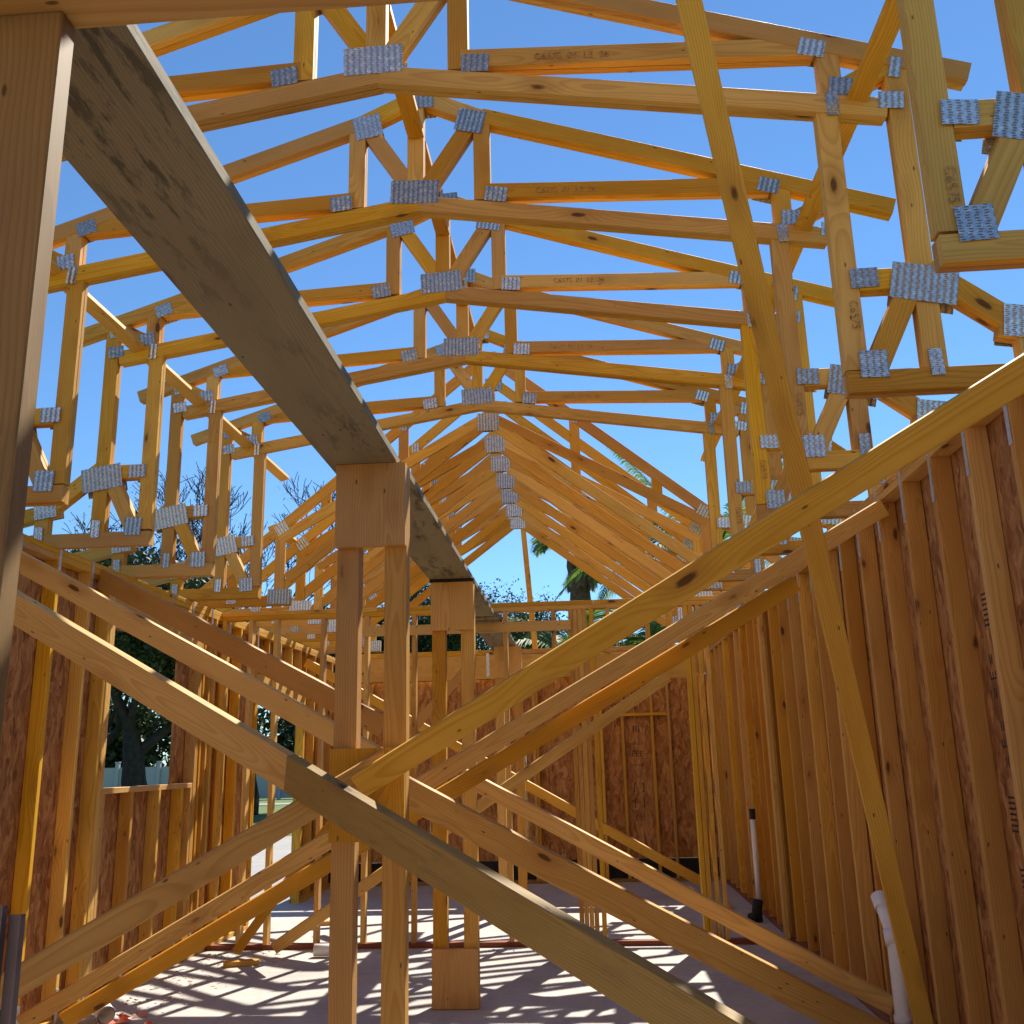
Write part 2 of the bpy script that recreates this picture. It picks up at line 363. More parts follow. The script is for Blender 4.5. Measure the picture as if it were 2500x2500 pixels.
# ------------------------------------------------------------------ roof trusses with the raised tray
C0 = -.765
def cv(x, z): return (1.0254 * x, 1.45 + 1.0254 * (z - 1.48))
ORD = ['nearest', 'second', 'third', 'fourth', 'fifth', 'sixth']
POSN = ['its peak out of frame', 'its ridge plate near the top edge',
        'framed just below the topmost one', 'mid row', 'just before the last one', 'last before the vault']
def tray_truss(k):
    y = 2.61 + 1.022 * k
    root = empty('tray_roof_truss', (C0 * 1.0254, y, 2.79),
                 '%s tray roof truss back from the camera, %s' % (ORD[k], POSN[k]), 'roof truss', 'tray ceiling roof trusses')
    T = .076; cnt = [0]
    def mem(name, p, q, w=.089, mir=True, lv=0):
        for s in ((1, -1) if mir else (1,)):
            f = (lambda x: x) if s == 1 else (lambda x: 2 * C0 - x)
            a = cv(f(p[0]), p[1]); b = cv(f(q[0]), q[1])
            cnt[0] += 1
            mb = MB(); tt = T / 2 - .001
            j = lv * .0016 + U(-.0004, .0004)
            for sgn in (-1, 1):     # two plies nailed together
                yy = y + sgn * (T / 4 + .0004 - j * .5)
                e = U(-.003, .003)
                board(mb, (a[0], yy, a[1] + e), (b[0], yy, b[1] + e), w, tt - j, YH, .004 if abs(a[0] - b[0]) + abs(a[1] - b[1]) > 1.2 else 0)
            mb.build(name, WOOD, root)
    mem('bottom_chord', (C0, 4.330), (1.314, 4.003), lv=0)
    mem('top_chord', (-.43, 4.834), (1.655, 4.140), lv=0)
    mem('ridge_chord', (-.42, 4.822), (C0, 4.985), lv=1)
    mem('web', (C0 - .02, 4.38), (C0 - .02, 4.96), mir=False, lv=3)
    mem('web', (-.43, 4.33), (-.43, 4.80), lv=2)
    mem('web', (-.50, 4.78), (-.74, 4.40), lv=4)
    mem('web', (-.42, 4.378), (1.05, 4.313), lv=1)
    mem('web', (1.105, 4.03), (1.105, 4.30), lv=2)
    mem('web', (1.14, 4.10), (1.36, 4.215), lv=3)
    mem('leg', (1.075, 2.79 + .09), (1.075, 4.03), lv=5)
    mem('leg', (1.366, 2.86), (1.366, 4.20), lv=4)
    mem('soffit_chord', (1.035, 2.829), (1.78, 2.829), lv=2)
    mem('soffit_tie', (1.12, 3.247), (1.40, 3.247), lv=3)
    mem('sloping_chord', (1.38, 3.275), (1.69, 3.025), lv=1)
    mem('eave_chord', (1.62, 3.035), (2.35, 2.865), lv=3)
    mem('web', (1.72, 2.87), (1.72, 3.02), lv=5)
    mem('web', (1.30, 3.19), (1.145, 2.88), lv=0)
    P = [(C0 - .025, 4.397, .255, .135, 0, 0), (C0, 4.965, .16, .11, 0, 0),
         (-.485, 4.807, .150, .135, -12, 1), (-.355, 4.352, .115, .085, -6, 1), (1.04, 4.308, .105, .08, -17, 1), (1.137, 4.113, .092, .082, -8, 1),
         (1.095, 4.03, .052, .100, 3, 1), (1.33, 4.035, .100, .075, -8, 1), (1.362, 4.185, .045, .095, -12, 1),
         (1.357, 3.212, .25, .150, -11, 1), (1.135, 3.25, .105, .080, -2, 1), (1.137, 2.897, .105, .108, 0, 1), (1.367, 2.896, .050, .105, 0, 1),
         (1.70, 3.035, .14, .13, -8, 1), (1.72, 2.87, .05, .09, 0, 1)]
    for (px, pz, sx, sz, rot, m) in P:
        for s in ((1, -1) if m else (1,)):
            for side in (-1, 1):
                dx = 0 if side < 0 else U(-.02, .02); dz = 0 if side < 0 else U(-.02, .01)
                xx = (px if s == 1 else 2 * C0 - px) + dx; X, Z = cv(xx + U(-.004, .004), pz + dz + U(-.004, .004))
                plate('connector_plate', root, (X, y + side * (T / 2 + .0006), Z), sx * 1.0254, sz * 1.0254, (rot if s == 1 else -rot) + U(-3, 3), side)
    X, Z = cv(.05 + U(-.06, .06), 4.352)
    st = stamp(root, 'C6575  01  LE  26', .044, (X, y - T / 2 - .0006, Z), (1, 0, -.045), (.045, 0, 1), INK)
    X, Z = cv(1.085, 3.08 + U(-.06, .04)); stamp(root, 'C6575', .046, (X, y - T / 2 - .0006, Z), (0, 0, -1), (1, 0, 0), INK)
for k in range(6): tray_truss(k)

# ------------------------------------------------------------------ vault trusses behind
ORD2 = ['first', 'second', 'third', 'fourth', 'fifth', 'sixth', 'last']
def vault_truss(k):
    y = 8.155 + .63 * k; c = -.76; T = .038
    root = empty('vault_roof_truss', (c, y, 2.79), '%s steep vaulted truss behind the tray ones, %s' %
                 (ORD2[k], ['its square apex plate fully seen', 'its apex plate just under the square one', 'third silver apex plate down', 'its apex plate mid stack',
                            'fifth silver apex plate from the top', 'next to last apex plate', 'lowest apex plate above the open blue gable'][k]), 'roof truss', 'vaulted roof trusses')
    def mem(name, p, q, w=.089, mir=True, lv=0):
        for s in ((1, -1) if mir else (1,)):
            f = (lambda x: x) if s == 1 else (lambda x: 2 * c - x)
            B(name, root, (f(p[0]), y, p[1]), (f(q[0]), y, q[1]), w, T - lv * .0018 - U(0, .0006), YH, WOOD, .006)
    mem('top_chord', (c, 5.01), (1.95, 5.01 - .825 * 2.71), lv=0)
    mem('bottom_chord', (c + .02, 4.42), (1.10, 4.42 - .565 * 1.84), .092, lv=1)
    mem('vault_chord', (c, 4.385), (1.02, 4.385 - .765 * 1.78), .094, lv=2)
    mem('leg', (1.085, 2.87), (1.085, 3.50), lv=3)
    mem('soffit_chord', (.98, 2.835), (1.78, 2.835), lv=4)
    mem('web', (c + .76, 4.03), (c + .76, 4.40), lv=5)
    mem('web', (c + 1.45, 3.65), (c + 1.45, 3.83), lv=5)
    mem('web', (1.50, 2.87), (1.50, 3.12), lv=5)
    for side in (-1, 1):
        yy = y + side * (T / 2 + .0006)
        plate('connector_plate', root, (c, yy, 4.372), .19, .165, U(-2, 2), side)
        plate('connector_plate', root, (c, yy, 4.98), .16, .12, 0, side)
        for s in (1, -1):
            f = (lambda x: x) if s == 1 else (lambda x: 2 * c - x)
            plate('connector_plate', root, (f(1.075), yy, 3.475), .115, .095, -32 * s + U(-4, 4), side)
            plate('connector_plate', root, (f(1.08), yy, 2.87), .20, .13, U(-2, 2), side)
            plate('connector_plate', root, (f(c + .76), yy, 4.37), .07, .09, 0, side)
            plate('connector_plate', root, (f(1.50), yy, 2.875), .09, .11, 0, side)
for k in range(7): vault_truss(k)

# long braces laid through the trusses
for s, lab in ((1, 'long 2x4 runner through the right side of the tray trusses, above their raised legs'), (-1, 'sunlit long 2x4 runner through the left side of the tray trusses')):
    x = -.785 + s * 2.03
    B('truss_runner', None, (x, 2.0, 4.085), (x - s * .05, 8.7, 4.10), .085, .036, (s * .3, 0, 1), WOOD_P if s < 0 else WOOD, .004)
    tag(bpy.context.scene.collection.objects[-1] if False else [o for o in COL.objects if o.name.startswith('truss_runner')][-1], lab, 'brace', 'long braces through the trusses')
for k in range(5):
    y0 = 2.61 + 1.022 * k + .04; y1 = y0 + 1.022 - .08
    o = B('ridge_brace', None, (-.80, y0, 4.79), (-.80, y1, 4.79), .089, .038, (0, 0, 1), WOOD, 0)
    tag(o, 'ridge blocking between the %s and %s tray trusses' % (ORD[k], ORD[k + 1]), 'blocking', 'ridge blocks between trusses')
for k in range(6):
    y0 = 8.155 + .63 * k + .02
    for s in (1, -1):
        o = B('vault_runner', None, (-.76 + s * 1.93, y0, 3.50), (-.76 + s * 1.93, y0 + .59, 3.50), .085, .036, (s * .4, 0, 1), WOOD_P, 0)
        tag(o, '%s blocking at the shoulder between the %s and %s vault trusses' % ('right' if s > 0 else 'left', ORD2[k], ORD2[k + 1]), 'blocking', 'shoulder blocks between vault trusses')

# ------------------------------------------------------------------ stud walls
WT, WB = 2.79, 2.714
def strap(root, x, y, z0, z1, nx):
    mb = MB(); box(mb, min(x, x + nx * .0025), max(x, x + nx * .0025), y, y + .03, z0, z1); mb.build('metal_strap', STRAP, root)
# right wall
rw = empty('stud_wall', (1.615, 7.0, 0), 'long right-hand stud wall with brown sheathing behind its upright studs', 'wall', 'framed walls')
XR = 1.57
ys = [3.448 + .404 * n for n in range(-5, 23)]
for i, y in enumerate(ys):
    if y > 12.4: break
    B('stud', rw, (XR + .0445, y + .019, .038), (XR + .0445, y + .019, WB), .089, .038, YH, WOOD_S, .006)
    if i < 16: strap(rw, XR - .0004, y + .004, WB - .20, WT, -1)
for y in (8.30, 8.50, 9.95, 11.2):
    B('stud', rw, (XR + .0440, y + .019, .038), (XR + .0440, y + .019, WB), .089, .038, YH, WOOD_S, .002)
for (z, ya, yb) in ((2.733, 1.2, 6.1), (2.733, 6.103, 10.9), (2.733, 10.903, 12.6), (2.7715, 1.2, 4.2), (2.7715, 4.203, 8.7), (2.7715, 8.703, 12.6)):
    B('top_plate', rw, (XR + .0445, ya, z), (XR + .0445, yb, z), .089, .0375, (0, 0, 1), WOOD_S, .001)
for ya, yb in ((1.2, 5.0), (5.003, 9.2), (9.203, 12.6)):
    B('bottom_plate', rw, (XR + .0445, ya, .019), (XR + .0445, yb, .019), .089, .0375, (0, 0, 1), REDW)
for i, (ya, yb) in enumerate(((1.2, 3.03), (3.033, 5.47), (5.473, 7.9), (7.903, 10.33), (10.333, 12.7))):
    mb = MB(); box(mb, XR + .092, XR + .104, ya, yb, .0, WT, i); sh = mb.build('sheathing', OSB, rw)
for (y, z) in ((3.30, 1.5), (4.12, 1.2), (5.72, 1.3)):
    for j in range(7):
        stamp(rw, random.choice(['IIIIIII', '= E =', 'IIII', 'II=II', '==']), .085, (XR + .0912, y + (j % 2) * .02, z + (j - 3) * .27), (0, 0, 1), (0, 1, 0), INKD)
# left wall
XL = -3.20
lw = empty('window_stud_wall', (XL - .045, 7.0, 0), 'left-hand stud wall with a framed window opening and sunlit stud edges', 'wall', 'framed walls')
def lstud(y, z0=.038, z1=WB, t=.038, x=XL): B('stud', lw, (x - .0445, y + t / 2, z0), (x - .0445, y + t / 2, z1), .089, t - .0006, YH, WOOD, .004 if z1 - z0 > 2 else 0)
for y in [5.22 - .43 * n for n in range(9)] + [5.65, 6.06, 6.335, 6.375]: lstud(y)
lstud(6.415, .038, 2.42); lstud(7.96, .038, 2.42)
for y in (8.0, 8.06, 8.18, 8.30, 8.62, 8.93, 9.40): lstud(y)
lstud(9.44, .038, 2.10); lstud(11.08, .038, 2.10)
for y in (11.12, 11.5, 11.9, 12.3): lstud(y)
for y in (6.455, 6.88, 7.33, 7.75, 7.92): lstud(y, .038, 1.30)
B('window_sill', lw, (XL - .0445, 6.455, 1.319), (XL - .0445, 7.958, 1.319), .089, .038, (0, 0, 1), WOOD_P)
B('window_header', lw, (XL - .022, 6.415, 2.567), (XL - .022, 8.0, 2.567), .286, .042, (1, 0, 0), WOOD)
B('window_header', lw, (XL - .066, 6.415, 2.567), (XL - .066, 8.0, 2.567), .286, .042, (1, 0, 0), WOOD)
B('door_header', lw, (XL - .022, 9.44, 2.22), (XL - .022, 11.12, 2.22), .235, .042, (1, 0, 0), WOOD)
B('door_header', lw, (XL - .066, 9.44, 2.22), (XL - .066, 11.12, 2.22), .235, .042, (1, 0, 0), WOOD)
for y in (9.75, 10.15, 10.55, 10.9): lstud(y, 2.34, WB)
for (z, ya, yb) in ((2.733, 1.2, 5.6), (2.733, 5.603, 10.1), (2.733, 10.103, 12.6), (2.7715, 1.2, 7.3), (2.7715, 7.303, 12.6)):
    B('top_plate', lw, (XL - .0445, ya, z), (XL - .0445, yb, z), .089, .0375, (0, 0, 1), WOOD, .001)
for ya, yb in ((1.2, 5.5), (5.503, 9.46), (11.1, 12.6)):
    B('bottom_plate', lw, (XL - .0445, ya, .019), (XL - .0445, yb, .019), .089, .0375, (0, 0, 1), WOOD_P)
mb = MB(); box(mb, XL - .104, XL - .092, 1.2, 6.47, 0, WT, 1); mb.build('sheathing', OSB, lw)
mb = MB(); box(mb, XL - .104, XL - .092, 6.473, 7.72, 0, 1.30, 2); mb.build('sheathing', OSB, lw)
mb = MB(); box(mb, XL - .104, XL - .092, 6.473, 7.72, 2.42, WT, 2); mb.build('sheathing', OSB, lw)
mb = MB(); box(mb, XL - .104, XL - .092, 7.723, 9.48, 0, WT, 3); mb.build('sheathing', OSB, lw)
mb = MB(); box(mb, XL - .104, XL - .092, 9.483, 11.10, 2.11, WT, 4); mb.build('sheathing', OSB, lw)
mb = MB(); box(mb, XL - .104, XL - .092, 11.103, 12.7, 0, WT, 5); mb.build('sheathing', OSB, lw)
for y in (4.80, 5.22, 5.65, 6.06, 7.33, 7.75, 8.18, 8.62, 9.40): strap(lw, XL + .0004, y + .004, WB - .16, WT, 1)
for y in (5.65, 6.06, 6.38, 6.88, 7.33, 7.75, 8.06): strap(lw, XL + .0004, y + .004, .0, .20, 1)
# partition across the room
YP = 8.41
pw = empty('partition_wall', (-.8, YP, 0), 'open stud partition crossing the room at the end of the tray trusses', 'wall', 'framed walls')
def pst(x, z0=.038, z1=WB, wd=.038): B('stud', pw, (x + wd / 2, YP + .0445, z0), (x + wd / 2, YP + .0445, z1), .089, wd - .0008, (1, 0, 0), WOOD, .004)
for x in (-3.19, -2.95, -2.72, -2.30, -1.91, -1.49, -.69): pst(x)
for x in (-.12, -.08, -.04, 0.0, .06): pst(x)
for x in (.87, .91, .97, 1.03, 1.50): pst(x)
for x in (-.27, .20, .54, .72): pst(x, 2.33 if x > 0 else 2.20, WB)
for a, b in ((-3.2, -.9), (-.897, 1.57)): B('top_plate', pw, (a, YP + .0445, 2.733), (b, YP + .0445, 2.733), .089, .0375, (0, 0, 1), WOOD)
for a, b in ((-3.2, -1.8), (-1.797, .10), (.103, 1.57)): B('top_plate', pw, (a, YP + .0450, 2.7715), (b, YP + .0450, 2.7715), .089, .0375, (0, 0, 1), WOOD)
B('bottom_plate', pw, (-3.2, YP + .0445, .019), (1.57, YP + .0445, .019), .089, .0375, (0, 0, 1), REDW)
B('rail', pw, (-1.95, YP - .020, 2.575), (-.10, YP - .020, 2.575), .085, .038, YH, WOOD)
B('door_header', pw, (.10, YP + .025, 2.215), (.87, YP + .025, 2.215), .22, .042, YH, WOOD)
B('door_header', pw, (.10, YP + .066, 2.213), (.87, YP + .066, 2.213), .22, .038, YH, WOOD)
# far wall
YF = 12.55
fw = empty('far_sheathed_wall', (-.8, YF, 0), 'far end wall of brown strand board under a long wooden beam', 'wall', 'framed walls')
for a, b in ((-3.2, -1.1), (-1.097, .7), (.703, 1.57)):
    B('top_plate', fw, (a, YF + .05, 2.81), (b, YF + .05, 2.81), .12, .06, (0, 0, 1), WOOD)
for a, b in ((-3.2, -.25), (-.247, 1.57)):
    B('header_beam', fw, (a, YF + .0, 2.62), (b, YF + .0, 2.62), .30, .044, YH, WOOD)
for x in (-2.75, -2.25, -1.9, -1.42, -.1, .45, .82, 1.03, 1.45): B('stud', fw, (x, YF + .05, .03), (x, YF + .05, 2.45), .06, .036, (1, 0, 0), WOOD)
for x in (-.66, -.62, .14, .18): B('stud', fw, (x, YF + .02, .03), (x, YF + .02, 2.46), .12, .037, (1, 0, 0), WOOD)
B('blocking', fw, (.2, YF + .045, 1.98), (1.01, YF + .045, 1.98), .07, .036, (0, 0, 1), WOOD)
for i, (a, b) in enumerate(((-3.3, -2.0), (-1.997, -.78), (-.777, .44), (.443, 1.66))):
    mb = MB(); box(mb, a, b, YF + .085, YF + .097, .26, 2.47, i); mb.build('sheathing', OSB, fw)
mb = MB(); box(mb, -3.3, 1.66, YF + .080, YF + .092, .0, .258); mb.build('tar_paper_strip', TAR, fw)
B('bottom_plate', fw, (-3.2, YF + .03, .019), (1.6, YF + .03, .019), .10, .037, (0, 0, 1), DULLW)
for x in (-2.42, -1.95, -1.25): 
    mb = MB(); box(mb, x, x + .04, YF - .026, YF - .023, 2.50, 2.80); mb.build('metal_strap', STRAP, fw)
stamp(fw, 'LP', .13, (.60, YF + .0843, 2.22), (-1, 0, 0), (0, 0, -1), INKD)
for i, (z, s, sz) in enumerate(((2.30, '=====', .05), (2.12, '[ o ]', .09), (2.06, '====', .05), (1.80, 'III', .12), (1.62, '====', .07), (1.50, 'EEE', .10), (1.36, '====', .07), (1.1, '[  ]', .12), (.92, '[  ]', .12), (.75, '(=)', .10))):
    stamp(fw, s, sz, (.62, YF + .0843, z), (1, 0, 0), (0, 0, 1), INKD)
for z, s in ((2.25, '====='), (2.1, '[=]'), (1.0, 'III'), (.85, '===')):
    stamp(fw, s, .07, (-.30, YF + .0843, z), (1, 0, 0), (0, 0, 1), INKD)
# near wall the camera looks through
nw = empty('near_doorway_frame', (-.9, 1.2, 0), 'near doorway frame, dark honey post and head board at the top left corner', 'wall', 'framed walls')
B('head_plate', nw, (-3.2, 1.185, 2.588), (1.57, 1.185, 2.588), .089, .0375, (0, 0, 1), WOOD)
B('head_plate', nw, (-3.2, 1.190, 2.6265), (1.57, 1.190, 2.6265), .089, .0375, (0, 0, 1), REDW)
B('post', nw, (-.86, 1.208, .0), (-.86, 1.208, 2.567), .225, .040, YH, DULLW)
B('post', nw, (-1.10, 1.205, .0), (-1.10, 1.205, 2.567), .20, .040, YH, WOOD)

# unseen house framing added behind the camera to cut skylight and bounce warm light
bh = empty('unseen_rear_framing', (-.8, -2.5, 0), 'unseen joisted and sheathed house part added behind the viewer to temper the skylight', 'house part')
mb = MB(); box(mb, XL - .104, XL - .092, -6.0, 1.15, 0, WT, 7); box(mb, XR + .092, XR + .104, -6.0, 1.15, 0, WT, 8); mb.build('side_sheathing', OSB, bh)
for k in range(16):
    if k % 2: B('joist', bh, (XL - .09, -5.9 + .43 * k, 2.90), (XR + .09, -5.9 + .43 * k, 2.90), .15, .038, YH, WOOD)
    for x in (XL - .0445, XR + .0445): B('stud', bh, (x, -5.9 + .43 * k, 0), (x, -5.9 + .43 * k, 2.78), .089, .038, YH, WOOD_S)

# ------------------------------------------------------------------ plank walkway on posts
def plank(y0, y1, label, dz=0, dx=0):
    mb = MB(); board(mb, (-.855 + dx, y0, 2.665 + dz), (-.875 + dx, y1, 2.665 + dz), .286, .038, (0, 0, 1), .004, .004, seg=14)
    o = mb.build('scaffold_plank', GREYW); tag(o, label, 'plank', 'weathered planks laid along the posts')
plank(.55, 3.90, 'wide weathered grey plank nearest the camera, resting on the first post')
plank(3.905, 8.2, 'weathered grey plank stretching from the first post over the second post', .001, -.008)
plank(8.204, 11.4, 'far weathered plank running under the partition top plate to the last post', -.012, .01)
def post(y, x, label, mid, base, zt=2.645, felt=False, legs=(-.095, .098)):
    root = empty('plank_post', (x, y, 0), label, 'post', 'posts carrying the planks')
    zb = zt - (.022 if felt else 0)
    mb = MB(); box(mb, x - .145, x - .056, y + .002, y + .040, 2.30, zb); 
    B('head_block', root, (x, y + .020, 2.30), (x, y + .020, zb - .001), .286, .040, YH, WOOD_S)
    for s in legs: B('leg', root, (x + s, y + .080, 0), (x + s, y + .080, zb - .002), .089, .078, YH, WOOD if s < 0 else WOOD_P, .004)
    if mid: B('middle_block', root, (x, y + .020, mid[0]), (x, y + .020, mid[1]), .286, .038, YH, WOOD)
    if base: B('base_block', root, (x, y + .020, base[0]), (x, y + .020, base[1]), .286, .040, YH, WOOD_S)
    if felt:
        mb = MB(); box(mb, x - .150, x + .148, y - .004, y + .09, zb, zt - .001); mb.build('felt_strip', BLACKM, root)
post(3.76, -.838, 'near two-legged post with square head block, holding up the grey plank', (1.17, 1.51), None)
post(6.39, -.862, 'second two-legged post, with black felt strip on its head and block at its foot', None, (.005, .34), felt=True)
post(10.3, -.80, 'far two-legged post behind the partition, under the end of the planks', None, None, 2.632)

# ------------------------------------------------------------------ diagonal braces
def brace(label, tops, w, t=.038, mat=None, bow=.006, tilt=.26):
    """tops: world points of the upper edge"""
    a, b = Vector(tops[0]), Vector(tops[1]); L = (b - a).normalized()
    T = Vector((0, 1, tilt)); T = (T - L * T.dot(L)).normalized(); W = T.cross(L)
    if W.z < 0: W = -W
    mb = MB(); board(mb, a - W * w / 2, b - W * w / 2, w, t, T, bow)
    o = mb.build('brace', mat or WOOD_P); return tag(o, label, 'brace', 'diagonal braces across the room')
brace('upper left half of nearest falling brace, pale board with sunlit top edge', ((-3.14, 4.18, 2.585), (-1.035, 3.625, 1.462)), .135, mat=WOOD_P, tilt=.42)
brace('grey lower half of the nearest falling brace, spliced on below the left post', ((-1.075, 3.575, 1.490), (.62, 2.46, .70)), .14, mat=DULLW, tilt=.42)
brace('nearest rising brace at lower left, from the floor up to the first post block', ((-3.10, 2.44, .06), (-.775, 3.735, 1.500)), .089)
brace('nearest rising brace at upper right, from the first post block towards the right wall', ((-.86, 3.63, 1.412), (1.42, 2.42, 2.585)), .089)
brace('upper board of the long rising pair, ending at the top of the right wall', ((-3.16, 5.60, .165), (1.56, 5.00, 2.715)), .089)
brace('lower board of the long rising pair, under a dark gap', ((-2.95, 5.66, .165), (1.12, 5.20, 2.37)), .089, mat=WOOD)
brace('falling board with orange end, from the first post to the right wall foot', ((-.90, 4.99, 1.385), (1.50, 5.33, .115)), .14, mat=WOOD)
brace('thin falling board with sunlit top edge, reaching the foot of the right wall', ((-.714, 5.90, 1.407), (1.50, 5.48, .248)), .089)
brace('falling board at left under the wall top, passing above the window', ((-3.16, 5.12, 2.675), (-1.05, 5.10, 1.525)), .11, mat=WOOD_P)
brace('falling board with a rough broken end, nailed high on the left wall', ((-3.18, 6.20, 2.757), (-1.20, 5.96, 1.725)), .13, mat=WOOD)
brace('rising brace in front of the partition, up to its door header', ((-2.55, 8.10, .10), (.66, 8.14, 2.13)), .089, mat=WOOD)
brace('short steep board leaning on the partition near the left wall', ((-2.86, 8.10, .065), (-2.10, 8.22, 1.08)), .075, mat=WOOD)
brace('falling brace in the far room, across the sheathed wall', ((-3.15, 11.0, 2.64), (1.15, 11.0, .22)), .10, mat=WOOD)
brace('short sunlit rising board in the far room, behind the second post', ((-1.95, 10.5, 1.77), (-1.30, 10.5, 2.46)), .10, mat=WOOD_P)
a, b = Vector((.36, 2.63, 4.26)), Vector((1.50, 5.02, .09))
mb = MB(); board(mb, a, b, .083, .038, (.12, 1, .45), .006); tag(mb.build('brace', WOOD_S), 'tall steep board dropping from the trusses to the foot of the right wall', 'brace', 'diagonal braces across the room')
mb = MB(); board(mb, (-.75, 12.72, 4.62), (-.625, 12.72, 2.85), .07, .038, YH, .003); tag(mb.build('gable_stake', WOOD), 'thin upright stake standing in the open gable against the sky', 'stake')

# ------------------------------------------------------------------ pipes and litter
def tube(mb, pts, r, n=14, caps=True, uvs=False):
    pts = [Vector(p) for p in pts]; rs = r if isinstance(r, (list, tuple)) else [r] * len(pts)
    vs = []; ref = Vector((.31, .17, .93)).normalized()
    for i, p in enumerate(pts):
        d = (pts[min(i + 1, len(pts) - 1)] - pts[max(i - 1, 0)]).normalized()
        u = d.cross(ref if abs(d.dot(ref)) < .95 else Vector((1, 0, 0))).normalized(); v = d.cross(u)
        for k in range(n):
            a = 2 * PI * k / n; vs.append(p + (u * math.cos(a) + v * math.sin(a)) * rs[i])
    fs = []
    for i in range(len(pts) - 1):
        for k in range(n): fs.append((i * n + k, i * n + (k + 1) % n, (i + 1) * n + (k + 1) % n, (i + 1) * n + k))
    if caps: fs += [tuple(reversed(range(n))), tuple(range((len(pts) - 1) * n, len(pts) * n))]
    mb.add(vs, fs, None, U(0, 9), None, True)
dp = empty('drain_pipe', (1.50, 5.39, 0), 'white plastic drain pipe with bent top, standing low against the right wall', 'pipe', None)
mb = MB(); tube(mb, [(1.495, 5.39, .0), (1.495, 5.39, .50), (1.497, 5.41, .545), (1.50, 5.46, .60), (1.50, 5.55, .675)], .037, 20, False); mb.build('pipe', PVC, dp)
mb = MB(); tube(mb, [(1.50, 5.535, .66), (1.50, 5.595, .715)], .044, 20, False); mb.build('collar', PVC, dp)
mb = MB(); tube(mb, [(1.495, 5.39, .145), (1.495, 5.39, .19)], .043, 20); mb.build('collar', PVC, dp)
mb = MB(); tube(mb, [(1.497, 5.40, .51), (1.499, 5.435, .575)], .043, 20); mb.build('collar', PVC, dp)
vp = empty('vent_pipe', (1.49, 9.52, 0), 'thin white pipe with black cap, far along the right wall', 'pipe', None)
mb = MB(); tube(mb, [(1.49, 9.52, .16), (1.49, 9.52, .90)], .025, 14); mb.build('pipe', PVC, vp)
mb = MB(); tube(mb, [(1.49, 9.52, .88), (1.49, 9.52, .97)], .028, 14); mb.build('cap', BLACKM, vp)
mb = MB(); tube(mb, [(1.46, 9.50, .0), (1.46, 9.50, .10), (1.48, 9.52, .18)], .045, 14); tube(mb, [(1.46, 9.50, .05), (1.39, 9.46, .04)], .04, 12); mb.build('floor_fitting', BLACKM, vp)
mb = MB(); tube(mb, [(-3.02, 6.22, .10), (-2.86, 6.02, .07)], .05, 20, False); tube(mb, [(-2.86, 6.02, .07), (-3.02, 6.22, .10)], .043, 20, False)
tag(mb.build('pipe_stub', PVC), 'short white pipe stub lying by the left wall near orange litter', 'pipe')
mb = MB(); tube(mb, [(-2.20, 8.10, .05), (-2.00, 8.10, .05)], .045, 16); tag(mb.build('pipe_stub', PVC), 'white pipe piece lying against the partition plate', 'pipe')
for i, (x, y, zt) in enumerate(((-1.305, 2.2, 1.165), (-1.268, 2.21, 1.145))):
    mb = MB(); box(mb, x - .018, x + .012, y, y + .004, .0, zt); box(mb, x + .012, x + .016, y - .016, y + .004, .0, zt + .003); box(mb, x - .018, x + .016, y - .003, y - .0005, zt - .004, zt + .003)
    tag(mb.build('metal_channel', CONDUIT), ('outer upright grey metal channel cut off by the left edge', 'inner upright grey metal channel at the lower left edge')[i], 'metal channel', 'grey metal channels')
o = B('scrap_board', None, (-1.70, 1.26, 1.365), (-.800, 1.26, 1.365), .095, .038, YH, WOOD_P); tag(o, 'pale board end sticking out at the left edge, low on the near post', 'board')
mb = MB()
for i in range(22):
    x, y = -2.95 + U(0, .35), 5.85 + U(0, .45); s = U(.02, .05)
    a = U(0, 6.28); vs = [(x + math.cos(a + j * 2.1) * s * U(.6, 1.3), y + math.sin(a + j * 2.1) * s, .004 + U(0, .03)) for j in range(3)] + [(x, y, .01 + s * .7)]
    mb.add(vs, [(0, 1, 3), (1, 2, 3), (2, 0, 3)], None, i)
tag(mb.build('plastic_litter', ORANGE), 'orange crumpled plastic litter on the slab beside the left wall', 'litter')
mb = MB()
for i in range(420):
    if i < 350: x, y = -3.1 + abs(random.gauss(0, .25)), U(4.8, 8.3)
    elif i < 600: x, y = U(-3, 1.4), 8.36 - abs(random.gauss(0, .12))
    else: x, y = U(-3, 1.4), U(4.5, 12.2)
    s = U(.002, .008); a = U(0, 3.14); h = s * U(.3, .9); e = U(1, 3)
    c_, s_ = math.cos(a), math.sin(a)
    q = [(-s * e, -s), (s * e, -s), (s * e, s), (-s * e, s)]
    vs = [(x + p * c_ - r_ * s_, y + p * s_ + r_ * c_, .001) for p, r_ in q] + [(x + .8 * (p * c_ - r_ * s_), y + .8 * (p * s_ + r_ * c_), .001 + h) for p, r_ in q]
    mb.add(vs, [(4, 5, 6, 7), (0, 1, 5, 4), (1, 2, 6, 5), (2, 3, 7, 6), (3, 0, 4, 7)], None, i)
tag(mb.build('floor_debris', RUBBLE), kind='stuff', label='small wood chips and crumbs scattered over the slab', cat='debris')

OFF = [(-2.80, 7.75, .26, .3, 'short pine offcut lying on the slab by the partition at left'),
       (-2.75, 9.6, .5, .2, 'pine offcut on the slab beyond the partition'), (1.25, 9.9, .6, 1.45, 'loose board lying along the far foot of the right wall')]
for x, y, L_, a, lab in OFF:
    o = B('wood_offcut', None, (x, y, .019), (x + L_ * math.cos(a), y + L_ * math.sin(a), .019), .089, .036, (0, 0, 1), WOOD_P); tag(o, lab, 'offcut', 'wood offcuts on the slab')

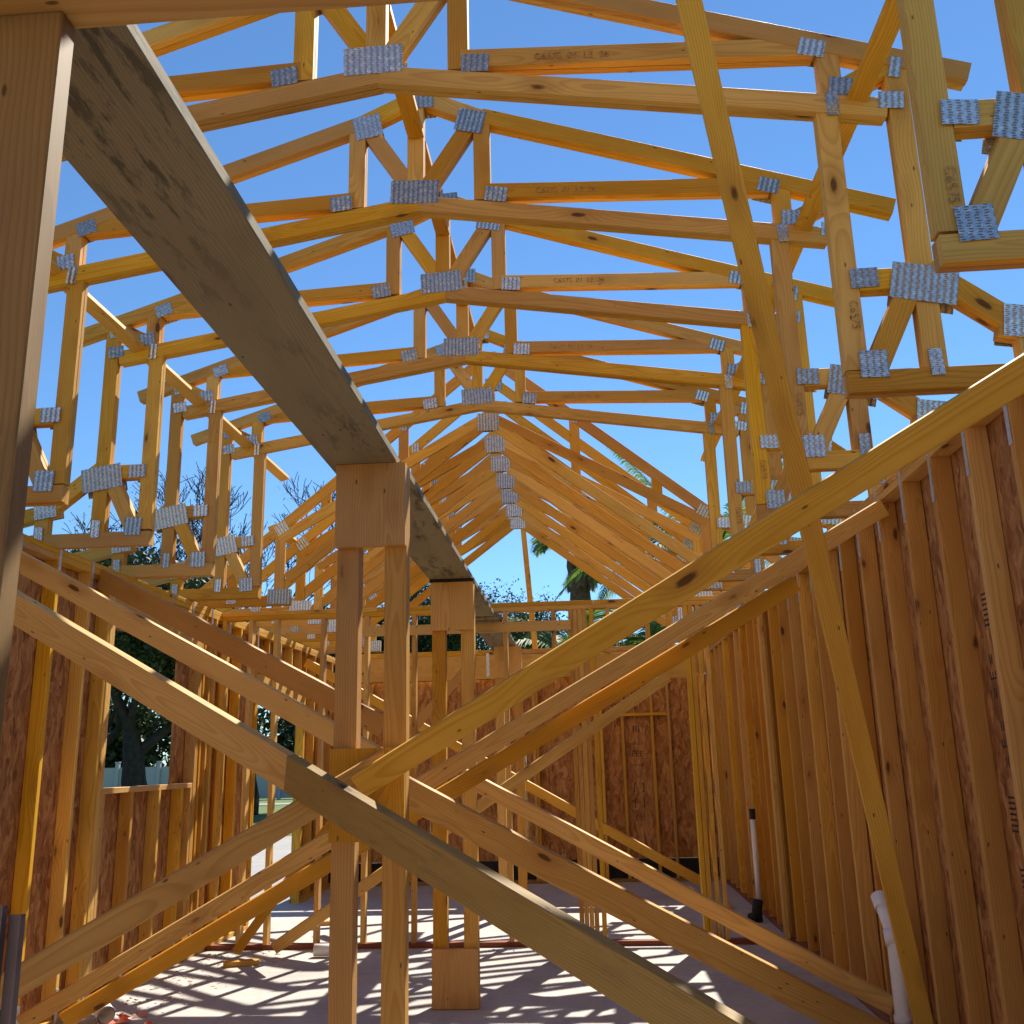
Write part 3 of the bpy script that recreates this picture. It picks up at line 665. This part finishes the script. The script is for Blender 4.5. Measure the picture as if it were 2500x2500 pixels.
# ------------------------------------------------------------------ outside: fence, trees, palms
fr = empty('garden_fence', (-21, 46, GZ), 'long white panel fence beyond the lawn, behind the oak trunk', 'fence')
n = 22; A = Vector((-48, 42.5, GZ)); Bv = Vector((-6, 52, GZ)); D = (Bv - A) / n; nrm = Vector((-D.y, D.x, 0)).normalized()
for i in range(n):
    p = A + D * i; q = p + D
    mb = MB(); vs = []
    for (pt, z) in ((p, .05), (q, .05), (q, 1.72), (p, 1.72)):
        vs.append((pt.x - nrm.x * .02, pt.y - nrm.y * .02, GZ + z))
    vs += [(x + nrm.x * .04, y + nrm.y * .04, z) for x, y, z in vs]
    mb.add(vs, [(0, 1, 2, 3), (7, 6, 5, 4), (0, 4, 5, 1), (1, 5, 6, 2), (2, 6, 7, 3), (3, 7, 4, 0)]); mb.build('fence_panel', VINYL, fr)
    mb = MB(); box(mb, p.x - .09, p.x + .09, p.y - .11, p.y + .07, GZ, GZ + 1.95); box(mb, p.x - .11, p.x + .11, p.y - .13, p.y + .09, GZ + 1.95, GZ + 2.0); mb.build('fence_post', VINYL, fr)

def tree(name, base, h, cr, seed, label, cat, group, leafmat, nleaf, lsize, trunk_r, depth=5, lean=(0, 0), spread=.55, low=.35, barebr=1.0, zsq=.8):
    rs = random.Random(seed)
    bm = MB(); lm = MB(); tips = []
    def grow(p, d, L, r, lev):
        pts = [p]; rr = [r]; q = p
        for i in range(4):
            d = (d + Vector((rs.gauss(0, .16), rs.gauss(0, .16), rs.gauss(.03, .08)))).normalized(); q = q + d * (L / 4); pts.append(q); rr.append(r * (1 - .42 * (i + 1) / 4))
            if lev >= 2: tips.append(q)
        tube(bm, pts, [max(x_, .011) for x_ in rr], 8 if lev < 2 else 3, False)
        if lev < depth:
            for i in range(3 if lev > 0 else 4):
                a = rs.uniform(0, 6.28); sd = Vector((math.cos(a), math.sin(a), 0)) * rs.uniform(spread * .6, spread * 1.5)
                nd = (d * .8 + sd + Vector((0, 0, rs.uniform(-.1, .35)))).normalized()
                grow(pts[-1 if i else -2], nd, L * rs.uniform(.6, .82), rr[-1] * rs.uniform(.55, .75), lev + 1)
    base = Vector(base)
    grow(base, Vector((lean[0], lean[1], 1)).normalized(), h * low, trunk_r, 0)
    k = 0
    while k < nleaf:
        t = rs.choice(tips); c = t + Vector((rs.gauss(0, 1), rs.gauss(0, 1), rs.gauss(0, zsq))) * cr
        if rs.random() < .02: pass
        for _ in range(6):
            p = c + Vector((rs.gauss(0, 1), rs.gauss(0, 1), rs.gauss(0, 1))) * lsize * 1.6
            a = Vector((rs.gauss(0, 1), rs.gauss(0, 1), rs.gauss(0, 1))).normalized(); b = a.cross(Vector((rs.gauss(0, 1), rs.gauss(0, 1), rs.gauss(0, 1)))).normalized()
            s = lsize * rs.uniform(.5, 1.2)
            lm.add([p - a * s, p - b * s * .45, p + a * s, p + b * s * .45], [(0, 1, 2, 3)], None, rs.random() * 50)
            k += 1
    root = empty(name, base, label, cat, group)
    bm.build('trunk', BARK, root); lm.build('crown', leafmat, root)
OG = 'trees beyond the left wall'
tree('oak_tree', (-12.6, 27.5, GZ), 9.5, .42, 11, 'dark spreading oak with a leaning trunk, seen through the window opening', 'tree', OG, OAKL, 42000, .10, .42, 5, (.12, 0), .75, .28)
tree('oak_tree', (-17.5, 31, GZ), 10.5, .45, 12, 'dark leafy oak left of the window, its top between the left trusses', 'tree', OG, OAKL, 26000, .11, .32, 5, (0, 0), .6, .26)
tree('oak_tree', (-11.6, 34, GZ), 9.8, .45, 13, 'dark oak seen through the far door opening in the left wall', 'tree', OG, OAKL, 26000, .11, .30, 5, (0, 0), .6, .26)
tree('bare_tree', (-11.4, 30, GZ), 11.6, .12, 14, 'thin bare twiggy tree rising against the sky behind the left truss legs', 'tree', OG, PALEL, 2500, .035, .18, 6, (.03, 0), .42, .32)
tree('bare_tree', (-15.6, 30, GZ), 10.8, .12, 24, 'bare grey tree standing between the leftmost truss posts', 'tree', OG, PALEL, 3000, .035, .18, 6, (0, 0), .45, .30)
tree('oak_tree', (-9.4, 37, GZ), 9.6, .45, 15, 'rounded green oak behind the last left truss, low over the wall top', 'tree', OG, OAKL, 22000, .11, .28, 5, (0, 0), .6, .28)
for i_, (x_, y_, h_, lab_) in enumerate(((-47, 55, 10, 'far dark tree beyond the white fence, furthest left'), (-40, 57, 9, 'far dark tree beyond the fence, second from the left'), (-34, 56, 10, 'far dark tree beyond the fence, third from the left'),
        (-28, 58, 9, 'far dark tree beyond the fence, left of the oak trunk'), (-22, 59, 10, 'far dark tree beyond the fence, right of the oak trunk'), (-16, 60, 9, 'far dark tree beyond the fence, behind the door opening'), (-10, 61, 9, 'far dark tree beyond the right end of the fence'))):
    tree('background_tree', (x_, y_, GZ), h_, .8, 40 + i_, lab_, 'tree', 'trees beyond the fence', OAKL, 11000, .24, .3, 4, (0, 0), .8, .20, 1, 1.3)
tree('garden_tree', (-6.6, 38, GZ), 8.6, .5, 18, 'dense green tree behind the far wall, left of the second post', 'tree', 'trees behind the far wall', PINEL, 24000, .11, .25, 5, (0, 0), .6, .28)
tree('garden_tree', (-3.9, 38, GZ), 10.6, .32, 19, 'tufted pine top just right of the plank edge', 'tree', 'trees behind the far wall', PINEL, 36000, .065, .25, 5, (0, 0), .5, .30)
tree('garden_tree', (-1.6, 44, GZ), 7.0, .5, 20, 'grey green tree far behind the fan palm', 'tree', 'trees behind the far wall', PALEL, 14000, .11, .25, 5, (0, 0), .6, .28)

def frond(lm, base, d, L, droop, nl, ll, rs, fan=False):
    p = Vector(base); d = Vector(d).normalized(); pts = [p.copy()]; dirs = [d.copy()]; st = L / 14
    for i in range(14):
        d = (d + Vector((0, 0, -droop * (i + 1) / 14))).normalized(); p = p + d * st; pts.append(p.copy()); dirs.append(d.copy())
    tube(lm, pts, [.022 * (1 - .8 * i / 14) for i in range(15)], 4, False)
    for k in range(nl):
        s = .12 + .88 * k / nl; i = min(int(s * 14), 13); q = pts[i].lerp(pts[i + 1], s * 14 - i); dd = dirs[i]
        side = dd.cross(Vector((0, 0, 1)))
        if side.length < .05: side = Vector((1, 0, 0))
        side.normalize(); l = ll * math.sin(PI * min(1, .18 + .82 * s) * .97) ** .6 * rs.uniform(.85, 1.1)
        for sg in (-1, 1):
            v = (side * sg * .75 + dd * .55 + Vector((0, 0, -.10 + rs.uniform(-.1, .05)))).normalized()
            m1 = q + v * l * .55; e = m1 + (v + Vector((0, 0, -.55))).normalized() * l * .5
            wv = dd * .016
            lm.add([q - wv, q + wv, m1 + wv * 1.1, m1 - wv * 1.1, e], [(0, 1, 2, 3), (3, 2, 4)], None, rs.random() * 50)
def palm(base, zc, R, L, n, seed, label, r, droop=(.16, .34), ll=.5, dead=12, updirs=None, nl=46):
    updirs = updirs or []
    rs = random.Random(seed); base = Vector(base); top = Vector((base.x, base.y, zc))
    root = empty('palm_tree', base, label, 'palm tree', 'palms behind the far wall')
    mb = MB(); ks = 30; pts = []; rr = []
    for i in range(ks + 1):
        pts.append(base.lerp(top, i / ks)); rr.append(r * (1 + .12 * (i % 2)) * (1.0 if i < ks - 6 else 1.0 + .05 * (i - ks + 6)))
    tube(mb, pts, rr, 14); mb.build('trunk', PBARK, root)
    lm = MB()
    for k in range(n):
        a = 2 * PI * k / n * 2.618; e = rs.uniform(-.1, 1.2)
        d = Vector((math.cos(a) * math.cos(e), math.sin(a) * math.cos(e), math.sin(e)))
        frond(lm, top, d, L * rs.uniform(.85, 1.1), rs.uniform(*droop), nl, ll, rs)
    for d in updirs: frond(lm, top, d, L, .06, nl, ll, rs)
    lm.build('crown', PALML, root)
    if dead:
        dm = MB()
        for k in range(dead):
            a = rs.uniform(0, 6.28); e = rs.uniform(-1.2, -.3)
            frond(dm, top - Vector((0, 0, .1)), (math.cos(a) * math.cos(e), math.sin(a) * math.cos(e), math.sin(e)), L * rs.uniform(.4, .6), .5, 24, ll * .7, rs)
        dm.build('dead_fronds', PALMD, root)
palm((-.02, 22, GZ), 5.95, .2, 1.45, 13, 5, 'shaggy palm with a thick brown trunk, seen in the open gable under the trusses', .21, ll=.42, dead=14)
palm((2.45, 18, GZ), 4.9, .2, 3.1, 17, 6, 'large feather palm with arching fronds seen through the right rafters', .20, droop=(.14, .26), ll=.50, dead=3, nl=64, updirs=[(-.60, 0, 1.0), (-.8, .1, .8), (-.75, .2, .55), (-.9, -.2, .5)])
palm((-.30, 15.5, GZ), 2.95, .12, 1.6, 14, 8, 'low young palm with broad green leaves, seen between the partition rails', .14, ll=.55, dead=0)
palm((1.15, 17.5, GZ), 3.05, .12, 1.3, 18, 9, 'low bushy palm in sunlight above the far wall, behind the rising brace', .14, ll=.5, dead=0)
